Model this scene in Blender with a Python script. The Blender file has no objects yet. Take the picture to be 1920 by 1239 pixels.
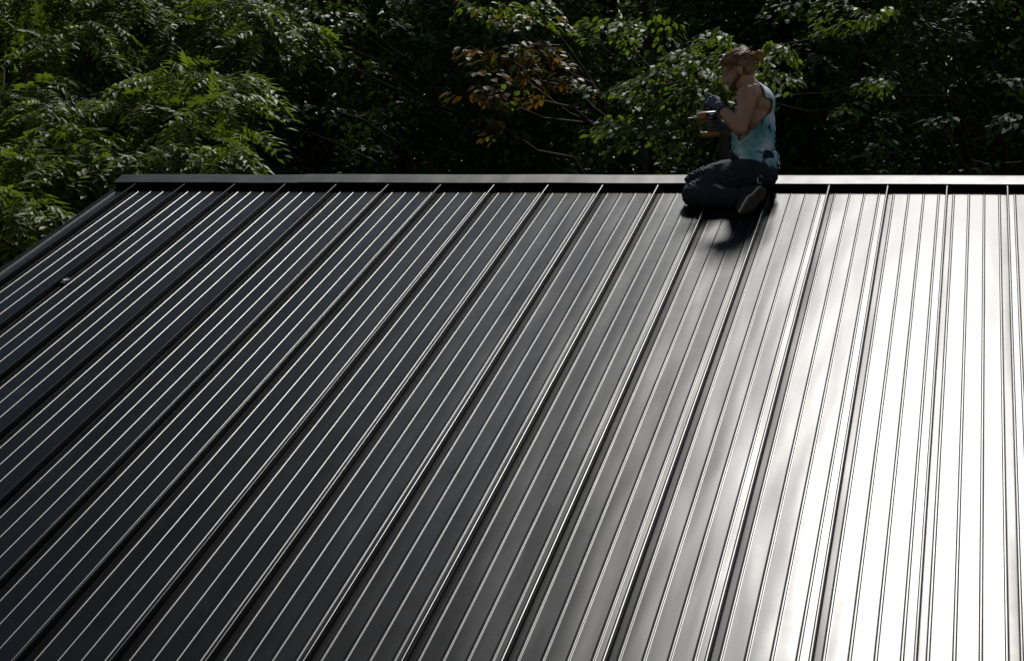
import bpy, bmesh, math, random
import numpy as np
from mathutils import Vector, Matrix, noise

random.seed(7)
rng = np.random.default_rng(7)
scn = bpy.context.scene
COL = scn.collection
rad = math.radians

# ------------------------------------------------------------------ camera, sky, sun, exposure
H0 = 5.0                                   # height of the seam tops at the ridge
F_PX = 3600.0
YAW, PIT, ROLL = -0.2358454, -0.0475302, 0.009247
CAM = np.array([5.509589, -12.033421, -0.356006 + H0])
fw = np.array([math.sin(YAW) * math.cos(PIT), math.cos(YAW) * math.cos(PIT), math.sin(PIT)])
rt = np.array([math.cos(YAW), -math.sin(YAW), 0.0])
up0 = np.cross(rt, fw)
RT = math.cos(ROLL) * rt + math.sin(ROLL) * up0
UP = -math.sin(ROLL) * rt + math.cos(ROLL) * up0
cd = bpy.data.cameras.new('camera')
cam = bpy.data.objects.new('camera', cd); COL.objects.link(cam)
cd.sensor_width = 36.0; cd.lens = F_PX / 1920 * 36.0; cd.clip_end = 3000; cd.clip_start = 0.1
M = Matrix(((RT[0], UP[0], -fw[0], CAM[0]), (RT[1], UP[1], -fw[1], CAM[1]), (RT[2], UP[2], -fw[2], CAM[2]), (0, 0, 0, 1)))
cam.matrix_world = M
scn.camera = cam

SUN_EL, SUN_AZ = rad(49.0), rad(-1.0)
world = bpy.data.worlds.new('World'); scn.world = world; world.use_nodes = True
wn = world.node_tree
sky = wn.nodes.new('ShaderNodeTexSky'); sky.sky_type = 'NISHITA'; sky.sun_disc = False
sky.sun_elevation = SUN_EL; sky.sun_rotation = SUN_AZ
sky.air_density = 1.4; sky.dust_density = 0.1; sky.ozone_density = 1.0
bg = wn.nodes['Background']; bg.inputs['Strength'].default_value = 0.06
wn.links.new(sky.outputs[0], bg.inputs['Color'])
sl = bpy.data.lights.new('sun', 'SUN'); sl.energy = 5.0; sl.angle = rad(8.0); sl.color = (1.0, 0.972, 0.93)
so = bpy.data.objects.new('sun', sl); COL.objects.link(so)
LDIR = Vector((math.sin(SUN_AZ) * math.cos(SUN_EL), math.cos(SUN_AZ) * math.cos(SUN_EL), math.sin(SUN_EL)))
so.rotation_euler = LDIR.to_track_quat('Z', 'Y').to_euler(); so.location = (0, 0, 30)
scn.view_settings.view_transform = 'Standard'; scn.view_settings.look = 'None'
scn.view_settings.exposure = -0.4; scn.view_settings.gamma = 1.0
scn.render.engine = 'CYCLES'
scn.cycles.use_denoising = True
scn.cycles.max_bounces = 6; scn.cycles.transparent_max_bounces = 8
scn.cycles.sample_clamp_indirect = 0.5
scn.cycles.caustics_reflective = False; scn.cycles.caustics_refractive = False; scn.cycles.blur_glossy = 1.0

# ------------------------------------------------------------------ helpers
PITCH = rad(18.43)
SU = np.array([0, math.cos(PITCH), math.sin(PITCH)])        # up the roof slope
SN = np.array([0, -math.sin(PITCH), math.cos(PITCH)])       # roof normal
ORG = np.array([0, 0, H0])

def ray(px, py):
    d = fw + RT * (px - 960) / F_PX - UP * (py - 619.5) / F_PX
    return d
def at(px, py, y):                          # the point on a pixel's ray at world depth y
    d = ray(px, py); t = (y - CAM[1]) / d[1]
    return CAM + d * t
def roof_pt(px, py, off=-0.038):            # where a pixel's ray meets the roof sheet
    d = ray(px, py); t = (off - (CAM - ORG) @ SN) / (d @ SN)
    return CAM + d * t
def roofP(x, s, n):                         # roof coordinates to world
    return ORG + np.array([x, 0, 0]) + SU * s + SN * n

def mesh_np(name, verts, faces, smooth=False, attr=None):
    me = bpy.data.meshes.new(name)
    verts = np.asarray(verts, dtype=np.float32)
    if isinstance(faces, np.ndarray):
        n, k = faces.shape
        me.vertices.add(len(verts)); me.vertices.foreach_set('co', verts.ravel())
        me.loops.add(n * k); me.loops.foreach_set('vertex_index', faces.astype(np.int32).ravel())
        me.polygons.add(n); me.polygons.foreach_set('loop_start', np.arange(0, n * k, k, dtype=np.int32))
        me.update(calc_edges=True)
    else:
        me.from_pydata(verts.tolist(), [], faces)
    if attr is not None:
        a = me.attributes.new('tone', 'FLOAT', 'POINT'); a.data.foreach_set('value', np.asarray(attr, dtype=np.float32))
    if smooth:
        me.polygons.foreach_set('use_smooth', np.ones(len(me.polygons), dtype=bool))
    me.update()
    return me
def link(name, me, mat=None, parent=None):
    o = bpy.data.objects.new(name, me); COL.objects.link(o)
    if mat is not None and me is not None and not me.materials: me.materials.append(mat)
    if parent is not None: o.parent = parent
    return o
def tag(o, label, cat, group=None, kind=None):
    if label: o['label'] = label
    if cat: o['category'] = cat
    if group: o['group'] = group
    if kind: o['kind'] = kind
    return o
def empty(name, loc=(0, 0, 0)):
    o = bpy.data.objects.new(name, None); COL.objects.link(o); o.location = loc; o.empty_display_size = 0.2
    return o
def child(name, me, mat, parent):           # mesh given in world coordinates under a moved parent
    o = link(name, me, mat, parent)
    o.matrix_parent_inverse = Matrix.Translation(-Vector(parent.location))
    return o
def box(v0, v1):
    x0, y0, z0 = v0; x1, y1, z1 = v1
    v = [(x0, y0, z0), (x1, y0, z0), (x1, y1, z0), (x0, y1, z0), (x0, y0, z1), (x1, y0, z1), (x1, y1, z1), (x0, y1, z1)]
    f = [(0, 3, 2, 1), (4, 5, 6, 7), (0, 1, 5, 4), (1, 2, 6, 5), (2, 3, 7, 6), (3, 0, 4, 7)]
    return v, f

# ------------------------------------------------------------------ materials
def new_mat(name):
    m = bpy.data.materials.new(name); m.use_nodes = True
    return m, m.node_tree.nodes, m.node_tree.links, m.node_tree.nodes['Principled BSDF']
def noise_tex(N, L, scale, detail=3, rough=0.5, vec=None):
    t = N.new('ShaderNodeTexNoise'); t.inputs['Scale'].default_value = scale
    t.inputs['Detail'].default_value = detail; t.inputs['Roughness'].default_value = rough
    if vec is not None: L.new(vec, t.inputs['Vector'])
    return t
def ramp(N, L, fac, stops):
    r = N.new('ShaderNodeValToRGB'); L.new(fac, r.inputs['Fac'])
    e = r.color_ramp.elements
    while len(e) < len(stops): e.new(0.5)
    for k, (p, c) in enumerate(stops):
        e[k].position = p; e[k].color = (c[0], c[1], c[2], 1)
    return r
def simple(name, col, rough=0.6, var=0.25, scale=12, spec=0.4, metal=0.0, bump=0.0, bscale=80):
    m, N, L, P = new_mat(name)
    tc = N.new('ShaderNodeTexCoord')
    t = noise_tex(N, L, scale, 4, 0.6, tc.outputs['Object'])
    r = ramp(N, L, t.outputs['Fac'], [(0.3, [c * (1 - var) for c in col]), (0.7, [min(1, c * (1 + var)) for c in col])])
    L.new(r.outputs['Color'], P.inputs['Base Color'])
    P.inputs['Roughness'].default_value = rough; P.inputs['Specular IOR Level'].default_value = spec
    P.inputs['Metallic'].default_value = metal
    if bump:
        b = N.new('ShaderNodeBump'); b.inputs['Strength'].default_value = bump; b.inputs['Distance'].default_value = 0.01
        t2 = noise_tex(N, L, bscale, 4, 0.6, tc.outputs['Object']); L.new(t2.outputs['Fac'], b.inputs['Height'])
        L.new(b.outputs['Normal'], P.inputs['Normal'])
    return m

def roof_material(name='charcoal_painted_steel', r0=0.295, r1=0.335, spec=0.09):
    m, N, L, P = new_mat(name)
    tc = N.new('ShaderNodeTexCoord'); oi = N.new('ShaderNodeObjectInfo')
    add = N.new('ShaderNodeVectorMath'); add.operation = 'ADD'
    mul = N.new('ShaderNodeVectorMath'); mul.operation = 'SCALE'; mul.inputs[0].default_value = (3, 37, 11)
    L.new(oi.outputs['Random'], mul.inputs['Scale']); L.new(tc.outputs['Object'], add.inputs[0]); L.new(mul.outputs[0], add.inputs[1])
    # paint: near black, a little dusty
    dust = noise_tex(N, L, 2.2, 6, 0.65, add.outputs[0])
    r = ramp(N, L, dust.outputs['Fac'], [(0.35, (0.0018, 0.0019, 0.0023)), (0.75, (0.0042, 0.0042, 0.0045))])
    sp = noise_tex(N, L, 55.0, 3, 0.6, add.outputs[0]); pr = ramp(N, L, sp.outputs['Fac'], [(0.71, (0, 0, 0)), (0.76, (1, 1, 1))])
    sm2 = noise_tex(N, L, 3.1, 5, 0.7, add.outputs[0]); pr2 = ramp(N, L, sm2.outputs['Fac'], [(0.60, (0, 0, 0)), (0.80, (0.55, 0.55, 0.55))])
    mxa = N.new('ShaderNodeMixRGB'); L.new(pr2.outputs['Color'], mxa.inputs['Fac']); L.new(r.outputs['Color'], mxa.inputs['Color1']); mxa.inputs['Color2'].default_value = (0.03, 0.029, 0.028, 1)
    mxb = N.new('ShaderNodeMixRGB'); L.new(pr.outputs['Color'], mxb.inputs['Fac']); L.new(mxa.outputs['Color'], mxb.inputs['Color1']); mxb.inputs['Color2'].default_value = (0.11, 0.105, 0.095, 1)
    L.new(mxb.outputs['Color'], P.inputs['Base Color'])
    # fine specks and smears in the gloss
    mp = N.new('ShaderNodeMapping'); mp.inputs['Scale'].default_value = (1, 1, 1); L.new(add.outputs[0], mp.inputs['Vector'])
    sm = noise_tex(N, L, 5.0, 8, 0.7, mp.outputs['Vector'])
    rr = N.new('ShaderNodeMapRange'); rr.inputs['From Min'].default_value = 0.3; rr.inputs['From Max'].default_value = 0.75
    rr.inputs['To Min'].default_value = r0; rr.inputs['To Max'].default_value = r1
    L.new(sm.outputs['Fac'], rr.inputs['Value']); L.new(rr.outputs['Result'], P.inputs['Roughness'])
    P.inputs['Specular IOR Level'].default_value = spec
    # oil canning: slow waves of the sheet, stretched along the slope
    mp2 = N.new('ShaderNodeMapping'); mp2.inputs['Scale'].default_value = (4.5, 0.7, 1.0); L.new(add.outputs[0], mp2.inputs['Vector'])
    w = noise_tex(N, L, 1.0, 1.5, 0.4, mp2.outputs['Vector'])
    b = N.new('ShaderNodeBump'); b.inputs['Strength'].default_value = 1.0; b.inputs['Distance'].default_value = 0.007
    L.new(w.outputs['Fac'], b.inputs['Height'])
    f = noise_tex(N, L, 260.0, 2, 0.5, tc.outputs['Object'])
    b2 = N.new('ShaderNodeBump'); b2.inputs['Strength'].default_value = 0.05; b2.inputs['Distance'].default_value = 0.001
    L.new(f.outputs['Fac'], b2.inputs['Height']); L.new(b.outputs['Normal'], b2.inputs['Normal'])
    L.new(b2.outputs['Normal'], P.inputs['Normal'])
    return m
ROOF = roof_material()
CAPM = roof_material('matt_cap_steel', 0.44, 0.50, 0.15)

def leaf_material(name, stops, trans=0.48, rough=0.5, spec=0.22):
    m, N, L, P = new_mat(name)
    a = N.new('ShaderNodeAttribute'); a.attribute_name = 'tone'
    oi = N.new('ShaderNodeObjectInfo')
    ad = N.new('ShaderNodeMath'); ad.operation = 'ADD'; L.new(a.outputs['Fac'], ad.inputs[0]); L.new(oi.outputs['Random'], ad.inputs[1])
    fr = N.new('ShaderNodeMath'); fr.operation = 'FRACT'; L.new(ad.outputs[0], fr.inputs[0])
    r = ramp(N, L, fr.outputs[0], stops)
    L.new(r.outputs['Color'], P.inputs['Base Color'])
    P.inputs['Roughness'].default_value = rough; P.inputs['Specular IOR Level'].default_value = spec
    t = N.new('ShaderNodeBsdfTranslucent')
    g = N.new('ShaderNodeMixRGB'); g.blend_type = 'MULTIPLY'; g.inputs['Fac'].default_value = 1.0
    g.inputs['Color2'].default_value = (1.25, 1.35, 0.55, 1); L.new(r.outputs['Color'], g.inputs['Color1']); L.new(g.outputs['Color'], t.inputs['Color'])
    mx = N.new('ShaderNodeMixShader'); mx.inputs['Fac'].default_value = trans
    L.new(P.outputs[0], mx.inputs[1]); L.new(t.outputs[0], mx.inputs[2])
    L.new(mx.outputs[0], N['Material Output'].inputs['Surface'])
    return m
LEAF_WALNUT = leaf_material('pinnate_leaf', [(0.0, (0.075, 0.11, 0.016)), (0.5, (0.135, 0.165, 0.026)), (1.0, (0.075, 0.105, 0.018))])
LEAF_HAZEL = leaf_material('ovate_leaf', [(0.0, (0.08, 0.12, 0.02)), (0.5, (0.12, 0.165, 0.03)), (1.0, (0.08, 0.115, 0.022))])
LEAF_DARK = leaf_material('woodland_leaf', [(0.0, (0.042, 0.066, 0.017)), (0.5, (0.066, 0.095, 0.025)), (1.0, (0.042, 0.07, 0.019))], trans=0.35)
LEAF_RUST = leaf_material('dry_rust_leaf', [(0.0, (0.17, 0.062, 0.018)), (0.5, (0.20, 0.10, 0.025)), (1.0, (0.12, 0.095, 0.02))], trans=0.4)
BARK = simple('bark', (0.055, 0.042, 0.032), 0.85, 0.4, 9, 0.2, 0, 0.6, 30)

# ------------------------------------------------------------------ ground
def ground_mat():
    m, N, L, P = new_mat('woodland_floor')
    tc = N.new('ShaderNodeTexCoord')
    t = noise_tex(N, L, 1.3, 8, 0.7, tc.outputs['Object'])
    r = ramp(N, L, t.outputs['Fac'], [(0.3, (0.022, 0.018, 0.011)), (0.55, (0.03, 0.04, 0.014)), (0.8, (0.05, 0.055, 0.022))])
    L.new(r.outputs['Color'], P.inputs['Base Color']); P.inputs['Roughness'].default_value = 0.95
    return m
g = link('ground', mesh_np('ground', [(-700, -700, 0), (700, -700, 0), (700, 700, 0), (-700, 700, 0)], [(0, 1, 2, 3)]), ground_mat())
g['kind'] = 'structure'

# ------------------------------------------------------------------ house with its standing seam roof
PW = 0.356; NPAN = 21; SLEN = 7.7; FIN = 0.038
house = empty('house', (NPAN * PW / 2, 0, 0))
tag(house, 'house with a long dark grey standing seam metal roof and ridge cap', 'house')

def panel_profile():
    pts = []                                           # (x, n) of the sheet, n measured from the seam tops
    b = -FIN
    pts.append((-0.0045, b - 0.0013))                  # foot of the standing seam, left side
    pts += [(-0.0045, b + 0.028), (-0.0062, b + 0.029), (-0.0064, -0.0030), (-0.0050, -0.0008), (-0.0022, 0.0), (0.0022, 0.0), (0.0050, -0.0008), (0.0064, -0.0030), (0.0064, b + 0.026), (0.0046, b + 0.025), (0.0046, b + 0.002), (0.0075, b - 0.0013)]
    crown = lambda u: -0.0013 * max(0.0, 1 - min(u, 1 - u) / 0.095)     # sheet dips a little towards the seams
    bw = 0.0150
    for rc in (0.117, 0.367, 0.617, 0.867):
        x0 = rc * PW - bw / 2
        base = b + crown(rc)
        xs = x0 - 0.0035
        pts.append((xs, b + crown(xs / PW)))
        side = 0.0046
        for k in range(5):
            t = k / 4; pts.append((x0 + side * t, base + 0.0018 * (0.5 - 0.5 * math.cos(math.pi * t))))
        for k in range(5):
            t = k / 4; pts.append((x0 + bw - side + side * t, base + 0.0018 * (0.5 + 0.5 * math.cos(math.pi * t))))
        xe = x0 + bw + 0.0035
        pts.append((xe, b + crown(xe / PW)))
        if rc < 0.8:
            pts.append(((rc + 0.125) * PW, b + crown(rc + 0.125) + 0.0004))
    pts.append((PW - 0.0046, b - 0.0013))
    return pts
def extrude_profile(pts, s0, s1, nseg):
    v = []; f = []
    n = len(pts)
    for j in range(nseg + 1):
        s = s0 + (s1 - s0) * j / nseg
        for (x, h) in pts:
            p = np.array([x, 0, 0]) + SU * s + SN * h
            v.append(tuple(p))
    for j in range(nseg):
        for i in range(n - 1):
            a = j * n + i
            f.append((a, a + 1, a + n + 1, a + n))
    return v, f
pv, pf = extrude_profile(panel_profile(), 0.0, -SLEN, 14)
pf = [tuple(reversed(q)) for q in pf]
pme = mesh_np('roof_panel', pv, pf, smooth=True)
pme.set_sharp_from_angle(angle=rad(38))
pme.materials.append(ROOF)
hinv = Matrix.Translation(-Vector(house.location))
for k in range(NPAN):
    o = link('roof_panel', pme, None, house); o.matrix_parent_inverse = hinv
    o.matrix_basis = Matrix.Translation((k * PW + rng.normal(0, 0.0007), 0, H0)) @ Matrix.Rotation(rad(rng.normal(0, 0.22)), 4, Vector(SU)) @ Matrix.Rotation(rng.normal(0, 0.00012), 4, Vector(SN))
RY = 0.152 * math.cos(PITCH)                            # y of the ridge line
for k in range(NPAN):
    o = link('roof_panel', pme, None, house); o.matrix_parent_inverse = hinv
    o.location = ((k + 1) * PW, 2 * RY, H0); o.rotation_euler = (0, 0, math.pi)
# rake edges
def rake(x0, sgn, name):
    b = -FIN
    pr = [(-0.150, b - 0.16), (-0.150, b + 0.004), (-0.147, b + 0.0105), (-0.141, b + 0.013), (-0.135, b + 0.0115), (-0.130, b + 0.004), (-0.126, b), (-0.06, b + 0.0003), (-0.012, b - 0.001), (-0.0046, b - 0.0013)]
    v, f = extrude_profile(pr, 0.0, -SLEN, 6)
    f = [tuple(reversed(q)) for q in f]
    v = [(x0 + sgn * a, y_, z_ + H0) for (a, y_, z_) in v]
    if sgn < 0: f = [tuple(reversed(q)) for q in f]
    me = mesh_np('rake_trim', v, f, smooth=True); me.set_sharp_from_angle(angle=rad(40))
    o = child('rake_trim', me, ROOF, house)
    vb = [(a, 2 * RY - y_, z_) for (a, y_, z_) in v]
    me2 = mesh_np('rake_trim', vb, [tuple(reversed(q)) for q in f], smooth=True)
    child('rake_trim', me2, ROOF, house)
rake(0.0, 1, 'left'); rake(NPAN * PW, -1, 'right')
# ridge cap, three lengths that lap
def cap_piece(xa, xb, lift, name='ridge_cap'):
    lip, apex = -0.010, 0.152
    n0 = 0.006 + lift
    prof = [(lip + 0.010, n0 - 0.012), (lip + 0.0015, n0 - 0.010), (lip, n0 - 0.004), (lip + 0.003, n0), (0.02, n0 + 0.0012), (0.09, n0 + 0.0050), (apex - 0.012, n0 + 0.0075), (apex, n0 + 0.0073)]
    pts = [(s * SU + h * SN) for s, h in prof]
    pts2 = [np.array([0, 2 * RY - p[1], p[2]]) for p in reversed(pts[:-1])]
    allp = [np.array(p) for p in pts] + pts2
    v = []; nx = 9
    for j in range(nx + 1):
        x = xa + (xb - xa) * j / nx
        dz = 0.0012 * math.sin(x * 5.1) + 0.0008 * math.sin(x * 11.3 + 1)
        for p in allp: v.append((x, p[1], p[2] + H0 + dz))
    n = len(allp); f = []
    for j in range(nx):
        for i in range(n - 1):
            a = j * n + i
            f.append((a, a + n, a + n + 1, a + 1))
    me = mesh_np(name, v, f, smooth=True); me.set_sharp_from_angle(angle=rad(30))
    child(name, me, CAPM, house)
cap_piece(-0.165, 1.22, 0.0); cap_piece(1.16, 4.25, 0.0022); cap_piece(4.19, NPAN * PW + 0.16, 0.0)
# closure strips below the cap
v, f = box((-0.125, 0, 0), (NPAN * PW + 0.12, 0, 0))
def closure(flip):
    a = [roofP(-0.15, 0.003, -FIN - 0.004), roofP(NPAN * PW + 0.15, 0.003, -FIN - 0.004), roofP(NPAN * PW + 0.15, 0.003, 0.001), roofP(-0.15, 0.003, 0.001),
         roofP(-0.15, 0.013, -FIN - 0.004), roofP(NPAN * PW + 0.15, 0.013, -FIN - 0.004), roofP(NPAN * PW + 0.15, 0.013, 0.001), roofP(-0.15, 0.013, 0.001)]
    f = [(0, 1, 2, 3), (7, 6, 5, 4), (0, 4, 5, 1), (3, 2, 6, 7), (1, 5, 6, 2), (0, 3, 7, 4)]
    if flip: a = [np.array([p[0], 2 * RY - p[1], p[2]]) for p in a]; f = [tuple(reversed(q)) for q in f]
    child('ridge_closure', mesh_np('ridge_closure', a, f), ROOF, house)
closure(False); closure(True)
# walls under the roof
WALL = simple('painted_siding', (0.32, 0.31, 0.28), 0.7, 0.1, 3, 0.3, 0, 0.3, 20)
ey = -SLEN * math.cos(PITCH); ez = H0 - SLEN * math.sin(PITCH)
xa, xb = 0.2, NPAN * PW - 0.2; ya, yb = ey + 0.45, 2 * RY - ey - 0.45
def zroof(y): return H0 - 0.10 + (y if y < RY else 2 * RY - y) * math.tan(PITCH)
def wall(pts_xy, nm='wall'):
    (x0, y0), (x1, y1) = pts_xy
    ys = [y0, y1] if (y0 - RY) * (y1 - RY) > 0 or x0 != x1 else [y0, RY, y1]
    n = len(ys); v = []
    for i, yy in enumerate(ys):
        xx = x0 + (x1 - x0) * (i / (n - 1)); v += [(xx, yy, 0.0), (xx, yy, zroof(yy))]
    f = [(2 * i, 2 * i + 2, 2 * i + 3, 2 * i + 1) for i in range(n - 1)]
    o = child(nm, mesh_np(nm, v, f), WALL, house)
    so_ = o.modifiers.new('thick', 'SOLIDIFY'); so_.thickness = 0.12; so_.offset = 0
wall(((xa, ya), (xb, ya))); wall(((xb, ya), (xb, yb))); wall(((xb, yb), (xa, yb))); wall(((xa, yb), (xa, ya)))

# white scrap on the roof sheet
def scrap():
    c = roof_pt(118, 531); e = empty('paper_scrap', tuple(c))
    v = []; f = []
    nx, ny = 9, 5
    for j in range(ny):
        for i in range(nx):
            u = i / (nx - 1) - 0.5; w = j / (ny - 1) - 0.5
            hgt = 0.012 + 0.016 * noise.noise(Vector((u * 5, w * 5, 3))) + 0.008 * abs(math.sin(u * 9))
            taper = 1 - abs(u) * 0.9
            p = c + np.array([1, 0, 0]) * (u * 0.075) + SU * (w * 0.06 * taper + u * 0.03) + SN * max(0.001, hgt)
            v.append(tuple(p))
    for j in range(ny - 1):
        for i in range(nx - 1):
            a = j * nx + i; f.append((a, a + 1, a + nx + 1, a + nx))
    me = mesh_np('scrap_sheet', v, f)
    o = child('scrap_sheet', me, simple('white_plastic_film', (0.7, 0.7, 0.68), 0.4, 0.1, 40), e)
    so_ = o.modifiers.new('t', 'SOLIDIFY'); so_.thickness = 0.001
    tag(e, 'crumpled white scrap lying between ribs near the left edge of the roof', 'scrap')
scrap()

# ------------------------------------------------------------------ trees
def tube(path, radii, sides=7):
    v = []; f = []
    path = [np.asarray(p, float) for p in path]
    for i, p in enumerate(path):
        d = path[min(i + 1, len(path) - 1)] - path[max(i - 1, 0)]
        d = d / (np.linalg.norm(d) + 1e-9)
        a = np.cross(d, [0.3, 0.9, 0.2]); a /= np.linalg.norm(a) + 1e-9; b = np.cross(d, a)
        for k in range(sides):
            t = 2 * math.pi * k / sides
            v.append(p + radii[i] * (math.cos(t) * a + math.sin(t) * b))
    for i in range(len(path) - 1):
        for k in range(sides):
            k2 = (k + 1) % sides
            f.append((i * sides + k, i * sides + k2, (i + 1) * sides + k2, (i + 1) * sides + k))
    return v, f
def join_parts(parts):
    V = []; Fc = []; o = 0
    for v, f in parts:
        V += [tuple(p) for p in v]; Fc += [tuple(i + o for i in q) for q in f]; o += len(v)
    return V, Fc
def bend_path(p, q, n, sag=0.0, wob=0.06):
    p = np.asarray(p, float); q = np.asarray(q, float); L_ = np.linalg.norm(q - p); out = []
    for i in range(n + 1):
        t = i / n
        x = p + (q - p) * t + np.array([0, 0, sag * L_ * math.sin(math.pi * t)])
        if 0 < i < n: x = x + rng.normal(0, wob * L_ * 0.5, 3)
        out.append(x)
    return out

# leaf templates: x forward along the leaf, z the upper face
def ovate(L_=1.0, W=0.55):
    v = np.array([(0, 0, 0), (0.32, W / 2, 0.05), (0.72, W * 0.40, 0.0), (1.0, 0, -0.10), (0.72, -W * 0.40, 0.0), (0.32, -W / 2, 0.05), (0.5, 0, -0.02)]) * [L_, L_, L_]
    f = np.array([(0, 6, 1), (1, 6, 2), (2, 6, 3), (3, 6, 4), (4, 6, 5), (5, 6, 0)])
    return v, f
def quad_leaf(L_=1.0, W=0.6):
    v = np.array([(0, 0, 0), (0.45, W / 2, 0.07), (1.0, 0, -0.08), (0.45, -W / 2, 0.07)]) * L_
    return v, np.array([(0, 2, 1), (0, 3, 2)])
def pinnate(n=7, L_=0.34, ll=0.095, seed=0):
    r = np.random.default_rng(seed)
    V = []; Fc = []; o = 0
    lv, lf = np.array([(0, 0, 0), (0.42, 0.20, 0.04), (1.0, 0.0, -0.12), (0.42, -0.20, 0.04)]), np.array([(0, 2, 1), (0, 3, 2)])
    def droop(x): return -0.55 * x * x / L_
    for i in range(n):
        x = L_ * (0.16 + 0.80 * i / n)
        size = ll * (0.75 + 0.4 * math.sin(math.pi * (i + 1) / (n + 1)))
        for sd in (-1, 1):
            a = sd * rad(r.uniform(52, 70)); c, s = math.cos(a), math.sin(a)
            tilt = rad(r.uniform(-28, 8))
            p = lv * size
            p = np.stack([p[:, 0] * math.cos(tilt), p[:, 1], p[:, 2] + p[:, 0] * math.sin(tilt)], 1)
            q = np.stack([p[:, 0] * c - p[:, 1] * s, p[:, 0] * s + p[:, 1] * c, p[:, 2]], 1)
            q = q + [x, 0, droop(x)]
            V.append(q); Fc.append(lf + o); o += 4
    p = lv * ll * 1.1 + [L_ * 0.97, 0, droop(L_)]
    V.append(p); Fc.append(lf + o); o += 4
    xs = np.linspace(0, L_, 4)                                     # the stalk
    for i in range(3):
        a, b = xs[i], xs[i + 1]; w = 0.0016
        V.append(np.array([(a, -w, droop(a)), (b, -w, droop(b)), (b, w, droop(b)), (a, w, droop(a))])); Fc.append(np.array([(0, 1, 2), (0, 2, 3)]) + o); o += 4
    return np.concatenate(V), np.concatenate(Fc)

def frames(fwd, upv):
    f_ = fwd / (np.linalg.norm(fwd, axis=1)[:, None] + 1e-9)
    s_ = np.cross(upv, f_); s_ /= np.linalg.norm(s_, axis=1)[:, None] + 1e-9
    u_ = np.cross(f_, s_)
    return np.stack([f_, s_, u_], 2)                                # columns
def scatter(templates, pos, fwd, upv, scale):
    R = frames(fwd, upv); n = len(pos)
    pick = rng.integers(0, len(templates), n)
    V = []; Fc = []; T = []; o = 0
    tone = rng.random(n)
    for k, (tv, tf) in enumerate(templates):
        idx = np.where(pick == k)[0]
        if len(idx) == 0: continue
        vv = np.einsum('nij,vj->nvi', R[idx] * scale[idx][:, None, None], tv) + pos[idx][:, None, :]
        m = len(tv)
        ff = tf[None] + (np.arange(len(idx)) * m)[:, None, None] + o
        V.append(vv.reshape(-1, 3)); Fc.append(ff.reshape(-1, 3)); T.append(np.repeat(tone[idx], m)); o += len(idx) * m
    return np.concatenate(V), np.concatenate(Fc), np.concatenate(T)
PIN = [pinnate(5, 0.30, 0.105, 1), pinnate(4, 0.24, 0.10, 2), pinnate(6, 0.36, 0.115, 3), pinnate(5, 0.27, 0.085, 4)]
OV = [ovate(1.0, 0.62), ovate(1.0, 0.5)]
QL = [quad_leaf(1.0, 0.6), quad_leaf(1.0, 0.72)]

def pad_leaves(c, r, n, droop=0.35, dens=1.0):
    """leaves on one bough: a flat dome, leaves pointing outward and hanging at the rim"""
    th = rng.uniform(0, 2 * math.pi, n); q = np.sqrt(rng.uniform(0.02, 1, n))
    x = q * np.cos(th); y = q * np.sin(th)
    layer = rng.choice([0.0, -0.35, -0.7, -1.0], n, p=[0.5, 0.25, 0.15, 0.10])
    z = 0.9 * (1 - q ** 2) + layer * 0.6 + rng.normal(0, 0.10, n)
    pos = c + np.stack([x * r[0], y * r[1], z * r[2]], 1)
    f_ = np.stack([x + rng.normal(0, 0.35, n), y + rng.normal(0, 0.35, n), -droop * q + rng.normal(0, 0.22, n)], 1)
    u_ = np.stack([0.45 * x + rng.normal(0, 0.28, n), 0.45 * y - 0.12 + rng.normal(0, 0.28, n), np.ones(n)], 1)
    return pos, f_, u_

def ragged(p_, f_, u_, keep=-0.12, k=3.6):
    """breaks a bough into separate sprays of uneven height"""
    a = np.array([noise.noise(Vector(p * k)) for p in p_]); b = np.array([noise.noise(Vector(p * 2.3 + 7.0)) for p in p_])
    p_ = p_ + np.stack([0 * b, 0 * b, 0.26 * b], 1); m = a > keep
    return p_[m], f_[m], u_[m]

def crown_leaves(c, r, n, clumps=60, lo=0.45):
    """leaves in clumps spread through an ellipsoid, denser towards its skin"""
    cen = rng.normal(0, 1, (clumps, 3)); cen /= np.linalg.norm(cen, axis=1)[:, None]
    cen *= rng.uniform(lo, 0.95, (clumps, 1))
    cr = rng.uniform(0.16, 0.30, clumps)
    k = rng.integers(0, clumps, n)
    d = rng.normal(0, 1, (n, 3)); d /= np.linalg.norm(d, axis=1)[:, None]
    d *= (rng.uniform(0.1, 1, n) ** 0.45)[:, None]
    p = cen[k] + d * cr[k][:, None]
    pos = c + p * r
    f_ = d + rng.normal(0, 0.5, (n, 3)) + [0, 0, -0.35]
    u_ = np.stack([d[:, 0] * 0.6, d[:, 1] * 0.6, 0.9 + 0.3 * d[:, 2]], 1) + rng.normal(0, 0.35, (n, 3))
    return pos, f_, u_, c + cen * r

def make_trunk(base, top, rb, limbs, n=6):
    parts = []
    path = bend_path(base, top, n, 0, 0.02)
    radii = [rb * (1 - 0.75 * (i / n)) * (1.25 if i == 0 else 1) for i in range(n + 1)]
    parts.append(tube(path, radii, 9))
    P_ = np.array(path)
    for q in limbs:
        q = np.asarray(q, float)
        i = int(np.argmin(np.abs(P_[:, 2] - (q[2] - 0.25 * np.linalg.norm(q[:2] - P_[0, :2]) - 0.3))))
        i = min(max(i, 1), n - 1)
        d = np.linalg.norm(q - P_[i]); r0 = min(radii[i] * 0.6, 0.012 + 0.011 * d)
        bp = bend_path(P_[i], q, 5, 0.06, 0.05)
        parts.append(tube(bp, [r0 * (1 - 0.8 * k / 5) for k in range(6)], 6))
    return join_parts(parts)

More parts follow.
